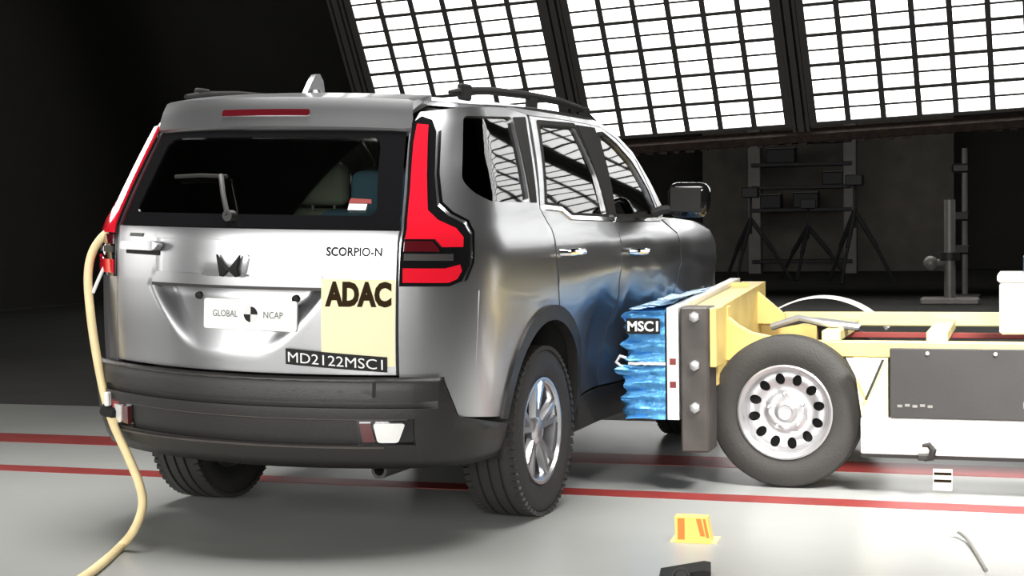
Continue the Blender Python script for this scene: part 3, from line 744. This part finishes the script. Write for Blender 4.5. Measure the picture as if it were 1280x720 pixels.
lab = MB().box((-1.7225, 7.176, .800), (.165, .006, .075)).build('label', M['black'], trolley)
lettering('lettering', 'MSC1', lambda u, v: (u, 7.172, v), -1.797, .775, .15, .050, M['white'], lab, .03, .0005)
# backing plate, clamp plate
bk = MB().prism([(7.2, .352), (7.2, .886), (8.9, .965), (8.9, .352)], 'x', -1.612, -1.556); bk.build('backing_plate', M['alu'], trolley)
MB().box((-1.616, 8.05, .61), (.008, 1.69, .50)).build('gasket', M['black'], trolley)
for z, c in ((.63, 'red'), (.52, 'red')):
    MB().box((-1.584, 7.1995, z), (.03, .003, .03)).build('tape_mark', M['redline'], trolley)
cl = MB().box((-1.478, 7.29, .545), (.135, .20, .69), .008).build('clamp_plate', M['brown'], trolley)
MB().prism([(7.395, .50), (7.395, .868), (8.9, .945), (8.9, .50)], 'x', -1.545, -1.41).build('barrier_carrier', M['yellow'], trolley)
for z in (.845, .615, .415):
    MB().lathe([(.026, 0), (.026, -.022), (.018, -.026), (0, -.026)], 'y', (-1.475, 7.19, z), 6).build('bolt', M['steel'], trolley)
MB().box((-1.392, 7.30, .745), (.032, .19, .28), .004).build('flange', M['yellow'], trolley)
# front stanchions with gussets, near and far
for y, x0 in ((7.72, -.09), (8.80, -.16)):
    k = .06 if y > 8 else 0
    MB().box((-1.365+x0, y, .62+k), (.10, .10, .50), .006).build('stanchion', M['yellow'], trolley)
    MB().prism([(-1.41+x0, .878+k), (-1.395+x0, .878+k), (-1.265+x0, .772+k), (-1.20+x0, .737+k*.5), (-1.10, .70), (-1.10, .60), (-1.40+x0, .60)], 'y', y-.062, y+.012).build('gusset', M['yellow'], trolley)
MB().prism([(-1.61, .95), (-1.47, .95), (-1.26, .772), (-1.26, .72), (-1.61, .72)], 'y', 8.62, 8.66).build('gusset', M['yellow'], trolley)
MB().box((-1.46, 8.2, .79), (.05, .9, .12), .006).build('cross_beam', M['yellow'], trolley)
MB().box((-1.46, 8.2, .68), (.05, .9, .10), .006).build('cross_beam', M['yellow'], trolley)
# ladder frame
MB().box((.72, 7.73, .658), (3.9, .09, .078), .006).build('side_beam', M['yellow'], trolley)
MB().box((.68, 8.78, .740), (3.94, .09, .075), .006).build('side_beam', M['paleyellow'], trolley)
for x, wd in ((-.91, .09), (-.40, .10), (.55, .10), (1.6, .10), (2.6, .10)):
    MB().box((x, 8.26, .715), (wd, .96, .055), .005).build('cross_beam', M['paleyellow'], trolley)
MB().box((.4, 8.2, .60), (2.9, .9, .03), .0).build('floor_pan', M['darksteel'], trolley)
MB().box((.3, 8.58, .665), (2.6, .05, .03), .004).build('red_rail', M['redsteel'], trolley)
pipes = MB()
for k in range(3): pipes.tube([(-1.22, 7.9+.08*k, .75), (-1.08, 7.86+.08*k, .80-.01*k), (-.98, 7.95+.06*k, .77), (-.80, 8.0+.05*k, .745)], .018, 8)
pipes.build('pipe_fitting', M['steel'], trolley)
# side panel and skirt
pn = MB().box((.80, 7.36, .531), (2.78, .025, .325), .004).build('side_panel', M['panel'], trolley)
for i in range(8): MB().lathe([(.009, 0), (.009, -.008), (0, -.008)], 'y', (-.42+i*.30, 7.3475, .672), 8).build('screw', M['steel'], pn)
for i in range(5): MB().box((-.545+i*.034, 7.347, .425+.004*(i % 2)), (.022, .002, .012)).build('faded_print', M['greysteel'], pn)
MB().box((.02, 7.347, .44), (.04, .002, .03)).build('faded_print', M['greysteel'], pn)
MB().box((.75, 7.38, .281), (2.95, .05, .170), .006).build('side_skirt', M['skirt'], trolley)
MB().box((.75, 7.40, .186), (2.95, .06, .018)).build('skirt_rail', M['darksteel'], trolley)
MB().prism([(-.76, .645), (-.60, .645), (-.60, .36), (-.72, .36)], 'y', 7.37, 7.395).build('bracket', M['paleyellow'], trolley)
MB().prism([(-.79, .645), (-.62, .645), (-.70, .47)], 'y', 7.355, 7.365).build('bracket', M['skirt'], trolley)
MB().bar((-.62, 7.35, .64), (-.70, 7.35, .45), .006, .012).build('bracket_edge', M['darksteel'], trolley)
hk = MB().tube([(-.435, 7.35, .185), (-.405, 7.34, .19), (-.395, 7.335, .225), (-.415, 7.335, .250), (-.445, 7.335, .245)], [.016, .018, .017, .013, .008], 10)
hk.box((-.43, 7.35, .19), (.075, .04, .03), .006).build('tow_hook', M['darksteel'], trolley)
# wheels with round ventilation holes
def steel_wheel():
    tmm = MB().lathe(tyre_profile(RT, .215, .222), 'y', n=72); t_ = tmm.build('tyre', M['rubber2'], trolley, 26)
    MB().lathe([(.222, .10), (.205, .09), (.195, -.04), (.205, -.080), (.215, -.088), (.228, -.090), (.230, -.100), (.222, -.104), (.212, -.098)], 'y', n=64).build('wheel_rim', M['steel'], t_)
    prof = [(0, -.040), (.055, -.042), (.085, -.046), (.105, -.030), (.125, -.032), (.165, -.052), (.19, -.048), (.212, -.034)]
    f = lambda x, z: (x, lerp_tab(prof, math.hypot(x, z)), z)
    circ = lambda cx, cz, a, b_, n, th=0: [(cx+a*math.cos(q*2*math.pi/n)*math.cos(th)-b_*math.sin(q*2*math.pi/n)*math.sin(th), cz+a*math.cos(q*2*math.pi/n)*math.sin(th)+b_*math.sin(q*2*math.pi/n)*math.cos(th)) for q in range(n)]
    hs = [circ(.158*math.cos(a), .158*math.sin(a), .029, .023, 12, a) for a in [math.radians(10+30*k) for k in range(12)]]
    skin('wheel_disc', circ(0, 0, .208, .208, 48), f, M['steel'], t_, holes=hs, thick=.006, st=.016)
    MB().lathe([(.20, .03), (.0, .03)], 'y', n=32).build('brake_drum', M['liner'], t_)
    MB().lathe([(.055, -.038), (.052, -.075), (.036, -.085), (.03, -.078), (.0, -.076)], 'y', n=28).build('hub_cap', M['steel'], t_)
    for k in range(5):
        a = 2*math.pi*k/5+.4
        MB().lathe([(.011, -.035), (.011, -.060), (.006, -.064), (0, -.064)], 'y', (.085*math.cos(a), 0, .085*math.sin(a)), 6).build('wheel_nut', M['steel'], t_)
    return t_
tw = steel_wheel(); tw.location = (XN, YN+.105, RT)
for x, y, rz in ((XN, 8.95, math.pi), (1.95, YN+.105, 0), (1.95, 8.95, math.pi)):
    c = copy_tree(tw, trolley); c.location = (x, y, RT); c.rotation_euler = (0, 0, rz)
gd = MB().lathe([(.462, -.11), (.470, -.11), (.470, .11), (.462, .11), (.462, -.11)], 'y', (XN-.0, 8.95, RT+.02), 28, math.radians(-52), math.radians(52))
gd.build('mudguard', M['skirt'], trolley)
MB().tube([(XN, 7.6, RT), (XN, 8.9, RT)], .04, 12).build('axle', M['darksteel'], trolley)
MB().tube([(1.95, 7.6, RT), (1.95, 8.9, RT)], .04, 12).build('axle', M['darksteel'], trolley)
# box of instruments on the frame
ib = thing('instrument_box', 'white instrument box standing on the trolley frame at the right edge', 'box', (.17, 8.02, .728))
MB().box((0, 0, .125), (.56, .44, .25), .012).build('case', M['skirt'], ib)
MB().box((0, 0, .272), (.58, .46, .040), .010).build('lid', M['skirt'], ib)
un_ = thing('data_unit', 'dark blue-black unit sitting on the white instrument box', 'device', (.22, 8.02, 1.020))
MB().box((0, 0, .045), (.44, .30, .09), .012).build('case', mat('dark_unit', (.02, .035, .05), .4), un_)
MB().tube([(-.10, 0, .09), (-.10, 0, .115), (.10, 0, .115), (.10, 0, .09)], .008, 8).build('carry_handle', M['darksteel'], un_)

# ------------------------------------------------------------------ hose and small things on the floor
def curve_pts(P, n=10):
    P = [Vector(p) for p in P]; out = []
    for i in range(len(P)-1):
        a, b_, c, d = P[max(i-1, 0)], P[i], P[i+1], P[min(i+2, len(P)-1)]
        for k in range(n):
            t = k/n; out.append(.5*((2*b_)+(c-a)*t+(2*a-5*b_+4*c-d)*t*t+(3*b_-a-3*c+d)*t**3))
    return out+[P[-1]]
hose = thing('air_hose', 'yellow hose hanging from the left side of the car to the floor', 'hose', (0, 0, 0))
HP = [(-3.690, 5.800, 1.300), (-3.744, 5.760, 1.277), (-3.797, 5.740, 1.202), (-3.810, 5.720, 1.099), (-3.790, 5.700, 0.946), (-3.754, 5.680, 0.776), (-3.703, 5.660, 0.591), (-3.638, 5.620, 0.479), (-3.534, 5.560, 0.355), (-3.446, 5.500, 0.252), (-3.396, 5.440, 0.175), (-3.398, 5.380, 0.089), (-3.455, 5.362, 0.018), (-3.356, 5.084, 0.018), (-3.286, 4.853, 0.018), (-3.236, 4.611, 0.018)]
MB().tube(curve_pts(HP, 8), .0185, 12).build('tube', M['hose'], hose)
MB().lathe([(.018, -.01), (.034, -.01), (.034, .01), (.018, .01), (.018, -.01)], 'y', (-3.712, 5.750, 1.211), 20).build('ring', M['alu'], hose)
MB().tube(curve_pts([(-3.720, 5.750, 1.184), (-3.757, 5.730, 1.099), (-3.785, 5.715, 1.027)], 6), .0075, 8).build('lead', M['white'], hose)
MB().box((-3.665, 5.640, 0.530), (.075, .06, .05), .01, Matrix.Rotation(.35, 3, 'Y')).build('clamp', M['black'], hose)
MB().box((-3.630, 5.650, 0.565), (.05, .05, .075), .01).build('clamp', M['redsteel'], hose)
MB().box((-3.660, 5.615, 0.585), (.022, .03, .06), .005).build('clamp', M['white'], hose)

mk = thing('floor_marker', 'small yellow floor marker with two orange stripes in front of the trolley wheel', 'marker', (-1.265, 6.12, 0), .05)
MB().prism([(-.07, 0), (.075, 0), (.055, .105), (-.075, .105)], 'y', -.035, .035).build('body', M['yellowtag'], mk)
MB().prism([(-.062, .014), (-.034, .014), (-.034, .100), (-.062, .100)], 'y', -.037, -.034).build('stripe', M['orange'], mk)
MB().prism([(.030, .030), (.048, .030), (.032, .100), (.012, .100)], 'y', -.037, -.034).build('stripe', M['orange'], mk)
MB().prism([(.054, .024), (.066, .024), (.050, .100), (.040, .100)], 'y', -.037, -.034).build('stripe', M['orange'], mk)
MB().box((0, .03, .003), (.19, .12, .006)).build('foot', M['paleyellow'], mk)
cb = thing('camera_box', 'black box with a slanted top at the bottom edge of the photograph', 'box', (-1.185, 5.50, 0), .18)
MB().prism([(-.08, 0), (.105, 0), (.105, .038), (.08, .042), (-.08, .012)], 'y', -.08, .08).build('case', M['black'], cb)
MB().lathe([(.03, 0), (.034, -.02), (.026, -.02), (.022, -.006), (0, -.006)], 'y', (0, -.08, .022), 20).build('lens_ring', M['darksteel'], cb)
rod = thing('cable_probe', 'thin dark cable with a white tip rising from the floor at lower right', 'cable', (-.27, 6.40, 0))
MB().tube(curve_pts([(.02, .04, .02), (.06, -.06, .01), (.10, -.28, .0), (.14, -.55, 0)][::-1], 6), .007, 8).build('sheath', M['greysteel'], rod)
MB().ell((.012, .05, .024), (.020, .016, .014), 10).build('tip', M['white'], rod)
for o in list(rod.children): o.location = (0, 0, .007)
tg = thing('floor_tag', 'small white tag with two dark lines standing on the floor below the tow hook', 'tag', (-.365, 7.58, 0))
MB().prism([(-.02, 0), (.03, 0), (.012, .10), (.004, .10)], 'x', -.045, .045).build('card', M['white'], tg)
for z in (.078, .045): MB().bar((-.04, -.021+.24*z, z), (.04, -.021+.24*z, z), .004, .012).build('dark_line', M['ink'], tg)
# ------------------------------------------------------------------ background
def tripod(x, y, h, spread, label, head):
    t = thing('tripod', label, 'tripod', (x, y, 0), random.random()*.3, 'tripods at the back of the hall')
    for k in range(3):
        a = 2*math.pi*k/3+.25
        l = MB().tube([(0, 0, h*.72), (spread*.55*math.cos(a), spread*.55*math.sin(a), h*.36)], .05, 8)
        l.tube([(spread*.5*math.cos(a), spread*.5*math.sin(a), h*.39), (spread*math.cos(a), spread*math.sin(a), .01)], .036, 8).build('leg', M['black'], t)
    MB().tube([(0, 0, h*.55), (0, 0, h)], .03, 8).build('column', M['black'], t)
    MB().box((0, 0, h+.05), head, .02).build('head', M['black'], t)
    return t
# far stands, poles and screens
tripod(-5.53, 33.00, 1.85, 0.87, 'dark tripod nearest the car mirror, seen against the grey back wall', (.34, .5, .22))
tripod(-4.45, 34.00, 1.60, 0.87, 'low dark tripod in the middle of the three at the back', (.34, .5, .22))
tripod(-3.25, 32.00, 2.04, 0.80, 'tall dark tripod rightmost of the three at the back', (.34, .5, .22))
pole = thing('instrument_post', 'grey steel post on a wide foot behind the trolley', 'post', (-1.05, 24.16, 0))
MB().tube([(0, 0, .03), (0, 0, 1.57)], .085, 14).build('column', M['greysteel'], pole)
MB().box((0, 0, .05), (.85, .5, .10), .02).build('foot', M['greysteel'], pole)
MB().lathe([(.085, 0), (.15, 0), (.15, .12), (.085, .12)], 'z', (0, 0, 0.66), 14).build('collar', M['darksteel'], pole)
MB().tube([(-.25, 0, .62), (0, 0, .64)], .05, 8).ell((-.28, 0, .62), (.11, .1, .11)).build('side_lamp', M['greysteel'], pole)
pole2 = thing('lamp_stand', 'tall slender stand with clamps right of the grey post', 'stand', (-0.90, 26.12, 0))
MB().tube([(0, 0, 0), (0, 0, 2.42)], .05, 10).build('column', M['greysteel'], pole2)
MB().box((0, 0, .03), (.5, .5, .06), .02).build('foot', M['darksteel'], pole2)
for z in (.78, 1.32, 2.1): MB().box((-.06, 0, z), (.28, .16, .15), .03).build('clamp', M['darksteel'], pole2)
sc = tag(MB().box((-4.73, 39.5, 1.95), (6.23, .08, 3.90)).build('wall_screen', M['sheet']), 'wide plain grey screen standing at the back behind the tripods', 'screen')
rk = thing('equipment_rack', 'dark shelving rack behind the tripods at the back wall', 'rack', (-5.10, 38., 0))
for x in (-1.15, 1.15): MB().box((x, 0, 1.8), (.30, .4, 3.6), .01).build('upright', M['pillar'], rk)
for z in (.3, 1.55, 2.1, 2.65, 3.2): MB().box((0, 0, z), (2.4, .55, .09), .01).build('shelf', M['black'], rk)
cr = thing('crate', 'dark crate low on the left of the rear rack', 'crate', (-5.85, 37.98, 1.595), 0, 'crates on the rear rack')
MB().box((0, 0, 0.16), (0.50, .42, 0.32), .02).build('box', M['black'], cr)
MB().box((0, 0, 0.34), (0.52, .44, .04), .01).build('lid', M['darksteel'], cr)
cr = thing('crate', 'dark crate low in the middle of the rear rack', 'crate', (-5.00, 37.98, 1.595), 0, 'crates on the rear rack')
MB().box((0, 0, 0.18), (0.60, .42, 0.36), .02).build('box', M['black'], cr)
MB().box((0, 0, 0.38), (0.62, .44, .04), .01).build('lid', M['darksteel'], cr)
cr = thing('crate', 'dark crate on the right of the rear rack, second shelf', 'crate', (-4.35, 37.98, 2.145), 0, 'crates on the rear rack')
MB().box((0, 0, 0.15), (0.50, .42, 0.30), .02).build('box', M['black'], cr)
MB().box((0, 0, 0.32), (0.52, .44, .04), .01).build('lid', M['darksteel'], cr)
cr = thing('crate', 'long dark crate on the upper left of the rear rack', 'crate', (-5.60, 37.98, 2.695), 0, 'crates on the rear rack')
MB().box((0, 0, 0.17), (0.70, .42, 0.34), .02).build('box', M['black'], cr)
MB().box((0, 0, 0.36), (0.72, .44, .04), .01).build('lid', M['darksteel'], cr)
